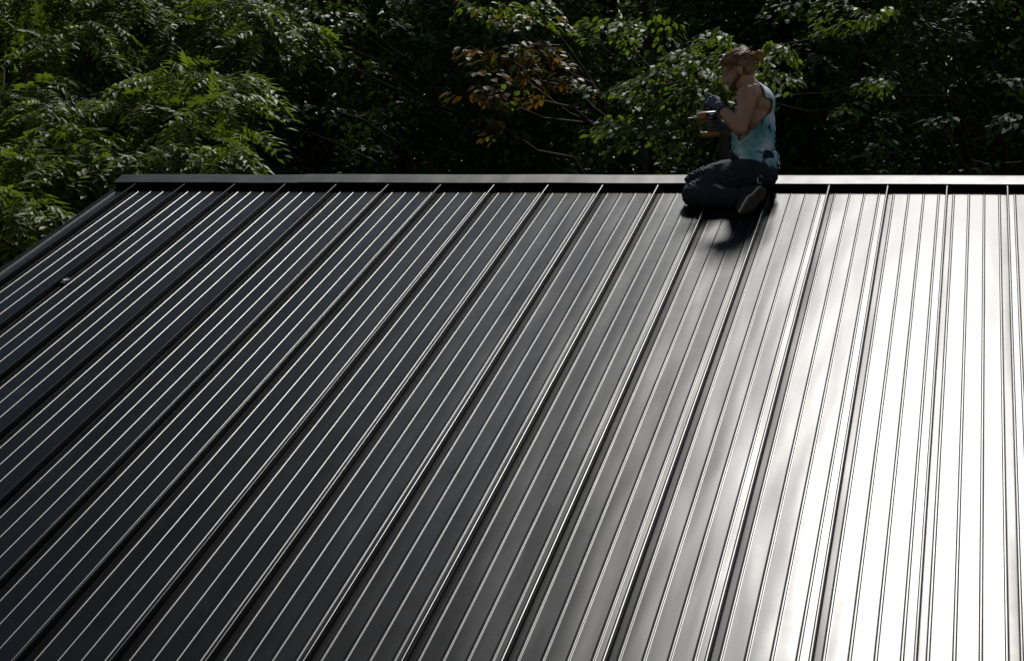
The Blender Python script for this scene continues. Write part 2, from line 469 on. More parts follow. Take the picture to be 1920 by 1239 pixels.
def tree(name, base, label, cat='tree', group=None):
    e = empty(name, tuple(base)); tag(e, label, cat, group); return e

# --- walnut at the left: boughs placed where the photograph shows them
wb = np.array([-3.3, 4.2, 0.0])
wal = tree('walnut_tree', wb, 'bright green tree with feather-shaped leaves beyond the left end of the ridge')
pads = [(70, 30, 3.4, 0.75, 0.34), (210, 15, 3.8, 0.6, 0.28), (150, 95, 3.2, 0.62, 0.30), (95, 215, 3.0, 0.6, 0.30),
        (60, 165, 3, 0.3, 0.14), (330, 165, 3.3, 0.55, 0.30), (255, 205, 3.0, 0.45, 0.24), (400, 205, 3.6, 0.42, 0.22), (150, 280, 2.6, 0.62, 0.28),
        (345, 275, 3.0, 0.55, 0.24), (255, 285, 2.8, 0.4, 0.22), (420, 305, 3.2, 0.32, 0.14), (60, 330, 2.2, 0.42, 0.18), (30, 400, 1.8, 0.45, 0.22),
        (5, 450, 1.6, 0.35, 0.2), (430, 165, 3.6, 0.34, 0.16), (440, 260, 3.2, 0.28, 0.12), (330, 60, 4.6, 0.55, 0.22), (430, 30, 5.0, 0.6, 0.22), (520, 70, 5.4, 0.5, 0.2)]
LP, LF, LU = [], [], []
tips = []
for (px, py, y, rx, rz) in pads:
    y = 5.6 - py / 450 * 4.7 + (0.8 if px > 300 and py < 100 else 0)
    c = at(px, py, y); tips.append(c)
    rx *= 0.84; rz *= 0.85; n = int(290 * rx * rx + 70 * rx)
    p_, f_, u_ = ragged(*pad_leaves(c, (rx, rx * 0.9, rz), int(n * 1.2)), -0.22, 2.6)
    LP.append(p_); LF.append(f_); LU.append(u_)
for k in range(16):                                                # the rest of the crown, outside the frame
    c = wb + np.array([rng.uniform(-2.6, 0.3), rng.uniform(-2.6, 1.2), rng.uniform(2.2, 6.0)])
    if c[0] > -3.0 and c[2] > 3: c[0] -= 1.6
    p_, f_, u_ = pad_leaves(c, (0.8, 0.8, 0.35), 220); LP.append(p_); LF.append(f_); LU.append(u_); tips.append(c)
LP, LF, LU = np.concatenate(LP), np.concatenate(LF), np.concatenate(LU)
sc = rng.uniform(0.75, 1.2, len(LP))
# the leaves nearest the camera are objects of their own
vis = np.array([(CAM[1] - 0) * 0 + p[1] for p in LP])
inview = []
for i, p in enumerate(LP):
    d = p - CAM; z = d @ fw; X = 960 + F_PX * (d @ RT) / z; Y = 619.5 - F_PX * (d @ UP) / z
    if 5 < X < 700 and 5 < Y < 470: inview.append(i)
inview = sorted(inview, key=lambda i: LP[i][1])[:1400]
single = rng.choice(inview, 240, replace=False)
mask = np.ones(len(LP), bool); mask[single] = False
V, Fc, T = scatter(PIN, LP[mask], LF[mask], LU[mask], sc[mask])
o = child('crown', mesh_np('crown', V, Fc, attr=T), LEAF_WALNUT, wal); o['kind'] = 'stuff'
leafmesh = []
for tv, tf in PIN:
    me = mesh_np('leaf', tv, tf, attr=np.zeros(len(tv))); me.materials.append(LEAF_WALNUT); leafmesh.append(me)
Rm = frames(LF, LU)
winv = Matrix.Translation(-Vector(wal.location))
for i in single:
    o = link('leaf', leafmesh[int(rng.integers(0, 4))], None, wal); o.matrix_parent_inverse = winv
    A = Rm[i] * sc[i]
    o.matrix_basis = Matrix(((A[0, 0], A[0, 1], A[0, 2], LP[i][0]), (A[1, 0], A[1, 1], A[1, 2], LP[i][1]), (A[2, 0], A[2, 1], A[2, 2], LP[i][2]), (0, 0, 0, 1)))
V, Fc = make_trunk(wb, wb + [0.3, 0, 6.4], 0.17, tips)
child('trunk', mesh_np('trunk', V, Fc, smooth=True), BARK, wal)

# --- dark woodland trees behind the ridge
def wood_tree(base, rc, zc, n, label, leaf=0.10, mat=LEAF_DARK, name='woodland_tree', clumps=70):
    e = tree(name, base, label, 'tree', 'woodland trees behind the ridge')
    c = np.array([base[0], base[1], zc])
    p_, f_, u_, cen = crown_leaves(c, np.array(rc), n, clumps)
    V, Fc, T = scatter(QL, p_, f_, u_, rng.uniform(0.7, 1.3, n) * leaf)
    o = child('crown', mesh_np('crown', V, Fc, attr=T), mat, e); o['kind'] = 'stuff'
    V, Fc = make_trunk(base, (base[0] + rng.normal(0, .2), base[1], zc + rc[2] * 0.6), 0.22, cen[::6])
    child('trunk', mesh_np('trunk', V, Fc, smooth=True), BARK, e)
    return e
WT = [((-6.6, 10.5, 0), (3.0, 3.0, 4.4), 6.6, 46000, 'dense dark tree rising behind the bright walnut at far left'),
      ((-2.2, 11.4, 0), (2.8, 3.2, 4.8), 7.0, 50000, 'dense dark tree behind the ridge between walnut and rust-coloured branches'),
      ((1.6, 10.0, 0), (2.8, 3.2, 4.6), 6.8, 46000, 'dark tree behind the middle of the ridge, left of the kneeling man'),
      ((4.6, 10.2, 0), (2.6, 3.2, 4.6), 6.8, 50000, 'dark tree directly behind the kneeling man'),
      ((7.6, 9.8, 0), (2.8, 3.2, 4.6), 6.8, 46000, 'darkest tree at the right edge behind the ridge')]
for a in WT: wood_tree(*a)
wood_tree((-4.2, 5.6, 0), (3.4, 2.8, 4.2), 15.6, 46000, 'tall dark tree above the frame, seen as the dark reflection in the roof at left', name='tall_tree', clumps=60)

# --- far wood that closes the view
n = 150000
p_ = np.stack([rng.uniform(-26, 22, n), rng.uniform(15, 21, n), rng.uniform(0.2, 11.5, n)], 1)
V, Fc, T = scatter(QL, p_, rng.normal(0, 1, (n, 3)), rng.normal(0, 0.6, (n, 3)) + [0, 0, 0.8], rng.uniform(0.22, 0.44, n))
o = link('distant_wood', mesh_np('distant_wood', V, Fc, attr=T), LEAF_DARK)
tag(o, 'dark leafy wood far behind the ridge', 'woodland', None, 'stuff')

# --- hazel whose bright bough reaches out behind the man
hb = np.array([3.3, 6.6, 0.0])
hz = tree('hazel_tree', hb, 'tree whose sunlit leafy bough reaches out behind the kneeling man')
hp = [(1130, 205, 2.6, 0.22, 0.06), (1180, 180, 2.7, 0.26, 0.08), (1235, 150, 2.8, 0.30, 0.10), (1300, 130, 2.9, 0.32, 0.12), (1150, 245, 2.5, 0.22, 0.06), (1200, 235, 2.6, 0.26, 0.07),
      (1250, 205, 2.7, 0.28, 0.10), (1310, 190, 2.8, 0.30, 0.12), (1190, 275, 2.5, 0.2, 0.05), (1240, 265, 2.6, 0.2, 0.06), (1370, 120, 3.2, 0.34, 0.14), (1430, 110, 3.4, 0.30, 0.14),
      (1440, 160, 3.3, 0.28, 0.14), (1300, 245, 2.7, 0.2, 0.08), (1330, 90, 3.6, 0.3, 0.1), (1215, 60, 4.0, 0.3, 0.12), (1140, 55, 4.2, 0.3, 0.1), (1600, 30, 4.0, 0.35, 0.12), (1640, 150, 4.2, 0.18, 0.06), (1590, 200, 4.2, 0.12, 0.08)]
LP, LF, LU = [], [], []; tips = []
for (px, py, y, rx, rz) in hp:
    c = at(px, py, y); tips.append(c)
    n = int(1500 * rx * rx + 160 * rx)
    p_, f_, u_ = ragged(*pad_leaves(c, (rx, rx, rz), int(n * 1.35), 0.4), -0.15, 5.0)
    f_ = f_ + np.array([-0.5, -0.1, -0.25])
    LP.append(p_); LF.append(f_); LU.append(u_)
LP, LF, LU = np.concatenate(LP), np.concatenate(LF), np.concatenate(LU)
sc = rng.uniform(0.045, 0.085, len(LP))
single = rng.choice(len(LP), 280, replace=False)
mask = np.ones(len(LP), bool); mask[single] = False
V, Fc, T = scatter(OV, LP[mask], LF[mask], LU[mask], sc[mask])
o = child('crown', mesh_np('crown', V, Fc, attr=T), LEAF_HAZEL, hz); o['kind'] = 'stuff'
lm = mesh_np('leaf', OV[0][0], OV[0][1], attr=np.zeros(7)); lm.materials.append(LEAF_HAZEL)
Rm = frames(LF, LU); winv = Matrix.Translation(-Vector(hz.location))
for i in single:
    o = link('leaf', lm, None, hz); o.matrix_parent_inverse = winv
    A = Rm[i] * sc[i]
    o.matrix_basis = Matrix(((A[0, 0], A[0, 1], A[0, 2], LP[i][0]), (A[1, 0], A[1, 1], A[1, 2], LP[i][1]), (A[2, 0], A[2, 1], A[2, 2], LP[i][2]), (0, 0, 0, 1)))
mainl = bend_path(hb + [-0.1, -0.1, 5.0], at(1290, 150, 2.9), 7, 0.05, 0.02)
prt = [tube(bend_path(hb, hb + [-0.2, -0.3, 6.4], 6, 0, 0.02), [0.12, 0.11, 0.10, 0.09, 0.075, 0.06, 0.04], 9), tube(mainl, [0.034, 0.031, 0.028, 0.025, 0.02, 0.016, 0.012, 0.008], 7)]
for q in tips:
    d_ = [np.linalg.norm(q - m_) + (0 if m_[1] > q[1] - 0.1 else 1) for m_ in mainl[2:]]; m_ = mainl[2 + int(np.argmin(d_))]
    prt.append(tube(bend_path(m_, q, 4, 0.04, 0.05), [0.011, 0.009, 0.007, 0.005, 0.002], 5))
V, Fc = join_parts(prt)
child('trunk', mesh_np('trunk', V, Fc, smooth=True), BARK, hz)

# --- lindens and elms whose outer sprays catch a little sun
def spray_tree(name, base, label, plist, leaf, mat, dens=900, top=6.5):
    e = tree(name, base, label); A3 = [[], [], []]; tp_ = []
    for (px, py, y, rx, rz) in plist:
        c = at(px, py, y); tp_.append(c)
        for a_, b_ in zip(A3, ragged(*pad_leaves(c, (rx * 1.15, rx * 1.15, rz), int(dens * 1.5 * rx * rx + 150 * rx), 0.4))): a_.append(b_)
    A3 = [np.concatenate(q) for q in A3]
    V, Fc, T = scatter(OV, A3[0], A3[1], A3[2], rng.uniform(0.65, 1.3, len(A3[0])) * leaf)
    o = child('crown', mesh_np('crown', V, Fc, attr=T), mat, e); o['kind'] = 'stuff'
    V, Fc = make_trunk(base, (base[0], base[1], top), 0.11, tp_)
    child('trunk', mesh_np('trunk', V, Fc, smooth=True), BARK, e)
spray_tree('linden_tree', np.array([0.4, 8.2, 0]), 'tree with small dim leaves right of the walnut, above the left half of the ridge',
    [(520, 40, 6.4, 0.40, 0.16), (600, 25, 6.6, 0.42, 0.16), (690, 50, 6.6, 0.40, 0.14), (560, 110, 6.0, 0.34, 0.12), (650, 120, 6.2, 0.30, 0.10), (770, 20, 6.8, 0.4, 0.14), (800, 95, 6.4, 0.26, 0.09), (620, 205, 5.6, 0.2, 0.06), (720, 215, 5.7, 0.18, 0.05), (540, 235, 5.4, 0.2, 0.06), (790, 190, 5.8, 0.2, 0.06), (830, 280, 5.4, 0.16, 0.04), (690, 300, 5.2, 0.14, 0.04)], 0.075, LEAF_DARK)
spray_tree('elm_tree', np.array([5.9, 8.4, 0]), 'tree with scattered dim leaves at the upper right edge of the wood',
    [(1500, 25, 6.4, 0.34, 0.12), (1560, 75, 6.0, 0.28, 0.10), (1690, 30, 6.6, 0.36, 0.12), (1760, 60, 6.4, 0.3, 0.10), (1660, 150, 5.6, 0.2, 0.08), (1600, 190, 5.2, 0.14, 0.12), (1660, 215, 5.0, 0.10, 0.03), (1640, 285, 4.8, 0.12, 0.04), (1890, 150, 5.8, 0.25, 0.12), (1900, 250, 5.2, 0.22, 0.14), (1840, 20, 6.4, 0.3, 0.1), (1760, 230, 5.4, 0.16, 0.05), (1540, 140, 5.8, 0.2, 0.06), (1820, 300, 5.2, 0.2, 0.06)], 0.085, LEAF_DARK)

# --- rust-leaved maple in the middle
mb = np.array([2.4, 6.6, 0.0])
mp_ = tree('maple_tree', mb, 'tree with rust-brown leaf tips above the middle of the ridge')
rp = [(900, 120, 4.0, 0.22, 0.08), (950, 110, 4.2, 0.3, 0.1), (1010, 95, 4.4, 0.26, 0.1), (890, 180, 4.0, 0.24, 0.06), (960, 160, 4.2, 0.3, 0.1), (1030, 150, 4.4, 0.26, 0.1), (940, 235, 4.0, 0.18, 0.05), (1000, 40, 4.6, 0.34, 0.12), (920, 30, 4.6, 0.36, 0.12)]
G = [[], [], []]; Rr = [[], [], []]; tips = []
for (px, py, y, rx, rz) in rp:
    c = at(px, py, y); tips.append(c)
    n = int(900 * rx * rx + 120 * rx)
    p_, f_, u_ = ragged(*pad_leaves(c, (rx * 1.1, rx * 1.1, rz), int(n * 1.5), 0.5), -0.1, 4.5); n = len(p_)
    r_ = rng.random(n) < (0.72 if py > 60 else 0.12)
    for a, b in zip(G, (p_, f_, u_)): a.append(b[~r_])
    for a, b in zip(Rr, (p_, f_, u_)): a.append(b[r_])
for arr, mat, nm in ((G, LEAF_HAZEL, 'crown'), (Rr, LEAF_RUST, 'dry_foliage')):
    a = [np.concatenate(q) for q in arr]
    V, Fc, T = scatter(OV, a[0], a[1], a[2], rng.uniform(0.06, 0.11, len(a[0])))
    o = child(nm, mesh_np(nm, V, Fc, attr=T), mat, mp_); o['kind'] = 'stuff'
V, Fc = make_trunk(mb, mb + [0, 0, 6.5], 0.12, tips)
child('trunk', mesh_np('trunk', V, Fc, smooth=True), BARK, mp_)

# ------------------------------------------------------------------ person kneeling at the ridge
def uvs(c, r, R=None, seg=20, rings=12):
    v = []; f = []
    for j in range(rings + 1):
        ph = math.pi * j / rings
        for i in range(seg):
            t = 2 * math.pi * i / seg
            v.append([math.sin(ph) * math.cos(t), math.sin(ph) * math.sin(t), math.cos(ph)])
    v = np.array(v) * np.asarray(r, float)
    if R is not None: v = v @ np.asarray(R).T
    v = v + np.asarray(c, float)
    for j in range(rings):
        for i in range(seg):
            i2 = (i + 1) % seg
            f.append((j * seg + i, (j + 1) * seg + i, (j + 1) * seg + i2, j * seg + i2))
    return v, f
def cap(p, q, r0, r1, sides=16, flat=None):
    """tapered limb segment with round ends; flat = (axis, factor) squashes the section"""
    p = np.asarray(p, float); q = np.asarray(q, float); d = q - p; L_ = np.linalg.norm(d); d = d / (L_ + 1e-9)
    a = np.cross(d, [0.17, 0.9, 0.31]); a /= np.linalg.norm(a); b = np.cross(d, a)
    rings = []
    for k in range(5): t = -math.pi / 2 + math.pi / 2 * k / 4; rings.append((p + d * r0 * math.sin(t), max(r0 * math.cos(t), 1e-4)))
    for k in range(1, 8): t = k / 8; rings.append((p + (q - p) * t, r0 + (r1 - r0) * t))
    for k in range(5): t = math.pi / 2 * k / 4; rings.append((q + d * r1 * math.sin(t), max(r1 * math.cos(t), 1e-4)))
    v = []; f = []
    for c, r in rings:
        for i in range(sides):
            t = 2 * math.pi * i / sides; v.append(c + r * (math.cos(t) * a + math.sin(t) * b))
    for j in range(len(rings) - 1):
        for i in range(sides):
            i2 = (i + 1) % sides; f.append((j * sides + i, j * sides + i2, (j + 1) * sides + i2, (j + 1) * sides + i))
    return np.array(v), f
def chain(pts, rs):
    return [cap(pts[i], pts[i + 1], rs[i], rs[i + 1]) for i in range(len(pts) - 1)]
def fuse(parts, voxel, smooth, fac=0.5):
    """one continuous surface round all the given volumes"""
    V, Fc = join_parts(parts)
    me = bpy.data.meshes.new('tmp'); me.from_pydata([tuple(map(float, p)) for p in V], [], Fc); me.update()
    bm = bmesh.new(); bm.from_mesh(me); bmesh.ops.recalc_face_normals(bm, faces=bm.faces); bm.to_mesh(me); bm.free()
    ob = bpy.data.objects.new('tmp', me); COL.objects.link(ob)
    rm = ob.modifiers.new('r', 'REMESH'); rm.mode = 'VOXEL'; rm.voxel_size = voxel; rm.use_smooth_shade = True
    if smooth:
        sm = ob.modifiers.new('s', 'SMOOTH'); sm.iterations = smooth; sm.factor = fac
    dg = bpy.context.evaluated_depsgraph_get(); dg.update()
    out = bpy.data.meshes.new_from_object(ob.evaluated_get(dg))
    bpy.data.objects.remove(ob); bpy.data.meshes.remove(me)
    out.materials.clear()
    return out
def get_co(me):
    a = np.empty(len(me.vertices) * 3, np.float32); me.vertices.foreach_get('co', a); return a.reshape(-1, 3).astype(float)
def get_no(me):
    a = np.empty(len(me.vertices) * 3, np.float32); me.vertices.foreach_get('normal', a); return a.reshape(-1, 3).astype(float)
def set_co(me, co):
    me.vertices.foreach_set('co', co.astype(np.float32).ravel()); me.update()
    me.polygons.foreach_set('use_smooth', np.ones(len(me.polygons), bool))
def pix(P_):
    d = P_ - CAM; z = d @ fw
    return 960 + F_PX * (d @ RT) / z, 619.5 - F_PX * (d @ UP) / z
def delete_verts(me, mask):
    bm = bmesh.new(); bm.from_mesh(me); bm.verts.ensure_lookup_table()
    bmesh.ops.delete(bm, geom=[v for v in bm.verts if mask[v.index]], context='VERTS'); bm.to_mesh(me); bm.free(); me.update()

def skin_mat():
    m, N, L, P = new_mat('tanned_skin')
    tc = N.new('ShaderNodeTexCoord'); t = noise_tex(N, L, 14, 5, 0.6, tc.outputs['Object'])
    r = ramp(N, L, t.outputs['Fac'], [(0.3, (0.42, 0.19, 0.10)), (0.7, (0.55, 0.28, 0.165))])
    L.new(r.outputs['Color'], P.inputs['Base Color']); P.inputs['Roughness'].default_value = 0.48
    P.inputs['Subsurface Weight'].default_value = 0.12; P.inputs['Subsurface Radius'].default_value = (0.02, 0.008, 0.004); P.inputs['Subsurface Scale'].default_value = 0.4
    b = N.new('ShaderNodeBump'); b.inputs['Strength'].default_value = 0.2; b.inputs['Distance'].default_value = 0.004
    t2 = noise_tex(N, L, 90, 4, 0.6, tc.outputs['Object']); L.new(t2.outputs['Fac'], b.inputs['Height']); L.new(b.outputs['Normal'], P.inputs['Normal'])
    return m
def tiedye_mat():
    m, N, L, P = new_mat('tie_dyed_cotton')
    tc = N.new('ShaderNodeTexCoord')
    mp = N.new('ShaderNodeMapping'); mp.inputs['Scale'].default_value = (1.0, 1.0, 0.8); L.new(tc.outputs['Object'], mp.inputs['Vector'])
    t = noise_tex(N, L, 7.0, 4, 0.55, mp.outputs['Vector'])
    r = ramp(N, L, t.outputs['Fac'], [(0.36, (0.13, 0.33, 0.34)), (0.47, (0.30, 0.50, 0.51)), (0.56, (0.52, 0.61, 0.65)), (0.68, (0.78, 0.79, 0.80))])
    t2 = noise_tex(N, L, 6.5, 3, 0.5, tc.outputs['Object']); t2.noise_dimensions = '4D'; t2.inputs['W'].default_value = 4.3
    r2 = ramp(N, L, t2.outputs['Fac'], [(0.565, (0, 0, 0)), (0.60, (1, 1, 1))])
    mx = N.new('ShaderNodeMixRGB'); L.new(r2.outputs['Color'], mx.inputs['Fac']); L.new(r.outputs['Color'], mx.inputs['Color1']); mx.inputs['Color2'].default_value = (0.02, 0.025, 0.045, 1)
    L.new(mx.outputs['Color'], P.inputs['Base Color']); P.inputs['Roughness'].default_value = 0.85; P.inputs['Specular IOR Level'].default_value = 0.2
    w = noise_tex(N, L, 260, 2, 0.5, tc.outputs['Object'])
    b = N.new('ShaderNodeBump'); b.inputs['Strength'].default_value = 0.25; b.inputs['Distance'].default_value = 0.002
    L.new(w.outputs['Fac'], b.inputs['Height']); L.new(b.outputs['Normal'], P.inputs['Normal'])
    return m
SKIN = skin_mat(); SHIRT = tiedye_mat()
DENIM = simple('black_work_trousers', (0.027, 0.027, 0.031), 0.8, 0.35, 30, 0.25, 0, 0.3, 200)
GLOVE = simple('dark_grey_knit_glove', (0.11, 0.11, 0.125), 0.75, 0.35, 40, 0.3, 0, 0.5, 200)
HAIR = simple('sandy_brown_hair', (0.24, 0.115, 0.048), 0.5, 0.6, 40, 0.4)
SHOE = simple('dark_suede', (0.028, 0.024, 0.022), 0.8, 0.4, 30, 0.25)
SOLE = simple('brown_rubber_sole', (0.10, 0.066, 0.045), 0.7, 0.45, 25, 0.3)
WELT = simple('tan_rubber_edge', (0.6, 0.46, 0.32), 0.6, 0.15, 25, 0.3)
METAL = simple('bare_metal', (0.6, 0.6, 0.6), 0.3, 0.1, 10, 0.5, 1.0)
BLACKP = simple('black_plastic', (0.012, 0.012, 0.013), 0.45, 0.2, 20)
AMBER = simple('amber_plastic', (0.36, 0.18, 0.05), 0.42, 0.15, 20)

K0 = roof_pt(1302, 386); T0 = roof_pt(1402, 409)
YM = float(K0[1]) + 0.20                                   # depth of the body's midline
person = empty('person', tuple(roof_pt(1360, 398)))
tag(person, 'person in tie-dyed tank top and black trousers kneeling at the ridge', 'person')

hipL, hipR = at(1413, 322, YM - 0.10), at(1413, 322, YM + 0.10)
kneeL = K0 + SN * 0.070
kneeR = at(1303, 344, YM + 0.17)
ankL = at(1398, 374, float(K0[1]) + 0.00)
ankR = at(1404, 352, YM + 0.15)
pel = at(1417, 318, YM)

# trousers
tp = [uvs(pel, (0.145, 0.165, 0.115)), uvs(at(1428, 330, YM - 0.075), (0.10, 0.09, 0.085)), uvs(at(1428, 330, YM + 0.075), (0.10, 0.09, 0.085))]
tp += chain([hipL, hipL * .45 + kneeL * .55 + np.array([0, 0.035, 0.026]), kneeL], [0.108, 0.088, 0.074])
tp += chain([hipR, hipR * .45 + kneeR * .55 + np.array([0, 0.015, 0.018]), kneeR], [0.105, 0.092, 0.074])
tp += chain([kneeL, kneeL * .6 + ankL * .4 + np.array([0, -0.045, 0.004]), ankL + np.array([0, -0.02, 0])], [0.074, 0.072, 0.058])
tp += chain([kneeR, kneeR * .6 + ankR * .4, ankR], [0.072, 0.066, 0.050])
tp += [uvs(at(1408, 292, YM), (0.135, 0.15, 0.07))]
tm = fuse(tp, 0.0065, 4)
co, no = get_co(tm), get_no(tm)
dk = np.minimum(np.linalg.norm(co - (kneeL + [0.05, 0, 0.01]), axis=1), np.linalg.norm(co - (kneeR + [0.05, 0, 0.01]), axis=1))
dh = np.linalg.norm(co - at(1385, 305, YM - 0.1), axis=1)
disp = np.zeros(len(co))
for i, p in enumerate(co):
    wv = noise.noise(Vector((p[0] * 9, p[1] * 6, p[2] * 9))) * 2.2
    a = math.sin((p[0] * 0.55 + p[2] * 0.8 + p[1] * 0.3) * 88 + wv * 3.4)       # creases across the thigh and behind the knee
    b = math.sin((p[0] * 0.35 - p[2] * 0.9) * 80 + wv * 2.6)
    amp = 0.0070 * math.exp(-(dk[i] / 0.15) ** 2) + 0.0080 * math.exp(-(dh[i] / 0.13) ** 2)
    amp *= max(0.0, min(1.0, 0.35 + 1.5 * noise.noise(Vector((p[0] * 13 + 3, p[1] * 13, p[2] * 13)))))
    disp[i] = amp * (1 - abs(a)) ** 1.6 * 1.8 + 0.0028 * (1 - abs(b)) ** 2 + 0.004 * noise.noise(Vector(p * 11))
set_co(tm, co + no * disp[:, None])
child('trousers', tm, DENIM, person)
# cuff of the near leg
cd_ = (ankL - kneeL) / np.linalg.norm(ankL - kneeL)
v, f = tube([ankL - cd_ * 0.03, ankL + cd_ * 0.02, ankL + cd_ * 0.045], [0.066, 0.068, 0.066], 20)
co_me = mesh_np('cuff', v, f, smooth=True)
o = child('trouser_cuff', co_me, DENIM, person); s_ = o.modifiers.new('t', 'SOLIDIFY'); s_.thickness = 0.006

# body: torso, arms, neck and head in one surface
shL, shR = at(1403, 178, YM - 0.165), at(1400, 176, YM + 0.165)
elL, elR = at(1387, 243, YM - 0.235), at(1392, 250, YM + 0.20)
wrL, wrR = at(1350, 202, YM - 0.16), at(1352, 236, YM + 0.06)
neckB, neckT = at(1409, 168, YM), at(1399, 153, YM)
hd = at(1384, 133, YM)
hdir = np.array([-0.95, 0, -0.31]); hdir /= np.linalg.norm(hdir)   # where the face points
hup = np.array([-0.31, 0, 0.95])
HR = np.stack([-hdir, np.array([0, 1, 0]), hup], 1)                 # local x = back of head, z = crown
def hp_(x, y, z): return hd + HR @ np.array([x, y, z])
bp = []
tor = lambda e=0.0: [uvs(at(1420, 195, YM), (0.098 + e, 0.150 + e, 0.105 + e)), uvs(at(1413, 225, YM), (0.112 + e, 0.158 + e, 0.13 + e)), uvs(at(1411, 262, YM), (0.116 + e, 0.148 + e, 0.12 + e)),
                uvs(at(1411, 296, YM), (0.120 + e, 0.155 + e, 0.10 + e)), cap(at(1412, 176, YM - 0.115), at(1412, 176, YM + 0.115), 0.060 + e, 0.060 + e)]
bp += tor()
bp += chain([at(1413, 178, YM - 0.10), shL], [0.058, 0.066]) + chain([at(1413, 178, YM + 0.10), shR], [0.058, 0.066])
mu = (shL + elL) / 2 + np.array([0.004, -0.01, 0]); ml = elL * 0.65 + wrL * 0.35 + np.array([0.0, 0, 0.004])
bp += chain([shL, mu, elL, ml, wrL], [0.064, 0.051, 0.042, 0.045, 0.028])
mu2 = (shR + elR) / 2; ml2 = elR * 0.65 + wrR * 0.35
bp += chain([shR, mu2, elR, ml2, wrR], [0.062, 0.050, 0.041, 0.043, 0.028])
bp += chain([neckB + np.array([0.01, 0, -0.03]), neckB, neckT, hp_(0.03, 0, -0.03)], [0.075, 0.062, 0.058, 0.055])
bp += [uvs(hp_(0.012, 0, 0.030), (0.097, 0.076, 0.088), HR), uvs(hp_(-0.030, 0, -0.040), (0.058, 0.060, 0.078), HR), uvs(hp_(-0.055, 0, -0.090), (0.030, 0.036, 0.026), HR),
       cap(hp_(-0.088, 0, 0.004), hp_(-0.108, 0, -0.036), 0.008, 0.013), uvs(hp_(-0.097, 0, -0.040), (0.012, 0.018, 0.009), HR),
       cap(hp_(-0.079, -0.034, 0.018), hp_(-0.079, 0.034, 0.018), 0.012, 0.012), cap(hp_(-0.084, -0.014, -0.064), hp_(-0.084, 0.014, -0.064), 0.008, 0.008), cap(hp_(-0.080, -0.012, -0.076), hp_(-0.080, 0.012, -0.076), 0.008, 0.008)]
for s in (-1, 1):
    bp += [uvs(hp_(0.018, s * 0.077, -0.012), (0.020, 0.008, 0.031), HR), cap(hp_(0.02, s * 0.082, 0.016), hp_(0.034, s * 0.084, -0.006), 0.005, 0.005)]
bm_ = fuse(bp, 0.0065, 3)
child('body', bm_, SKIN, person)
# beard on the jaw
brd = [uvs(hp_(-0.050, 0, -0.088), (0.040, 0.044, 0.030), HR), cap(hp_(-0.045, -0.050, -0.072), hp_(0.005, -0.064, -0.035), 0.016, 0.010), cap(hp_(-0.045, 0.050, -0.072), hp_(0.005, 0.064, -0.035), 0.016, 0.010), cap(hp_(-0.090, -0.022, -0.055), hp_(-0.090, 0.022, -0.055), 0.006, 0.006)]
bdm = fuse(brd, 0.006, 2); co, no = get_co(bdm), get_no(bdm)
set_co(bdm, co + no * np.array([0.004 * noise.noise(Vector(p * 120)) for p in co])[:, None])
child('beard', bdm, simple('brown_beard', (0.11, 0.05, 0.024), 0.7, 0.5, 60), person)
for s in (-1, 1):
    v, f = uvs(hp_(-0.079, s * 0.031, 0.000), (0.0115, 0.0115, 0.0115), HR, 12, 8)
    child('eye', mesh_np('eye', v, f, smooth=True), simple('eye_white', (0.3, 0.28, 0.26), 0.2, 0.05), person)
    v, f = uvs(hp_(-0.0885, s * 0.031, -0.001), (0.0035, 0.0055, 0.0055), HR, 10, 6)
    child('iris', mesh_np('iris', v, f, smooth=True), BLACKP, person)

# hair drawn back into a bun
hc = fuse([uvs(hp_(0.014, 0, 0.036), (0.107, 0.084, 0.094), HR), uvs(hp_(0.042, 0, 0.0), (0.064, 0.074, 0.07), HR)], 0.0055, 2)
co = get_co(hc); loc = (co - hd) @ HR
line = np.where(loc[:, 0] < -0.02, 0.062 - 0.10 * (loc[:, 0] + 0.105), np.where(loc[:, 0] < 0.035, 0.035 + (loc[:, 0] + 0.02) * -0.5, -0.055))
delete_verts(hc, loc[:, 2] < line)
co, no = get_co(hc), get_no(hc); loc = (co - hd) @ HR
dsp = np.array([0.010 * noise.noise(Vector((l[0] * 9 + l[2] * 4, l[1] * 85, (l[2] - 0.35 * l[0]) * 75))) + 0.003 * noise.noise(Vector(l * 35)) for l in loc])
set_co(hc, co + no * dsp[:, None])
hair = child('hair', hc, HAIR, person); s_ = hair.modifiers.new('t', 'SOLIDIFY'); s_.thickness = 0.006
bc = at(1422, 105, YM)
parts = []
for k in range(110):                                              # single locks from the hairline to the bun
    yy = rng.uniform(-0.075, 0.075); fz = rng.uniform(0, 1)
    a = np.array([-0.088 + 0.05 * fz + 0.3 * abs(yy), yy, 0.066 - 0.045 * fz * (abs(yy) > 0.03)])
    pts = []
    for i in range(7):
        t = i / 6
        e = np.array([0.105, 0.012 * np.sign(yy), 0.062])
        p = a * (1 - t) + e * t; p = p + np.array([0, 0, 0.0])
        q = p - np.array([0.014, 0, 0.036]); rr = np.array([0.110, 0.087, 0.098]); n_ = math.sqrt(((q / rr) ** 2).sum())
        if n_ < 1.03 and t < 0.93: q = q / n_ * rng.uniform(1.0, 1.06)
        q = q * 1.0
        pts.append(hp_(*(q * (1.0 if n_ < 1.03 and t < .93 else 1) + np.array([0.014, 0, 0.036]))) + rng.normal(0, 0.0018, 3))
    parts.append(tube(pts, [0.0022, 0.003, 0.003, 0.003, 0.003, 0.003, 0.0015], 4))
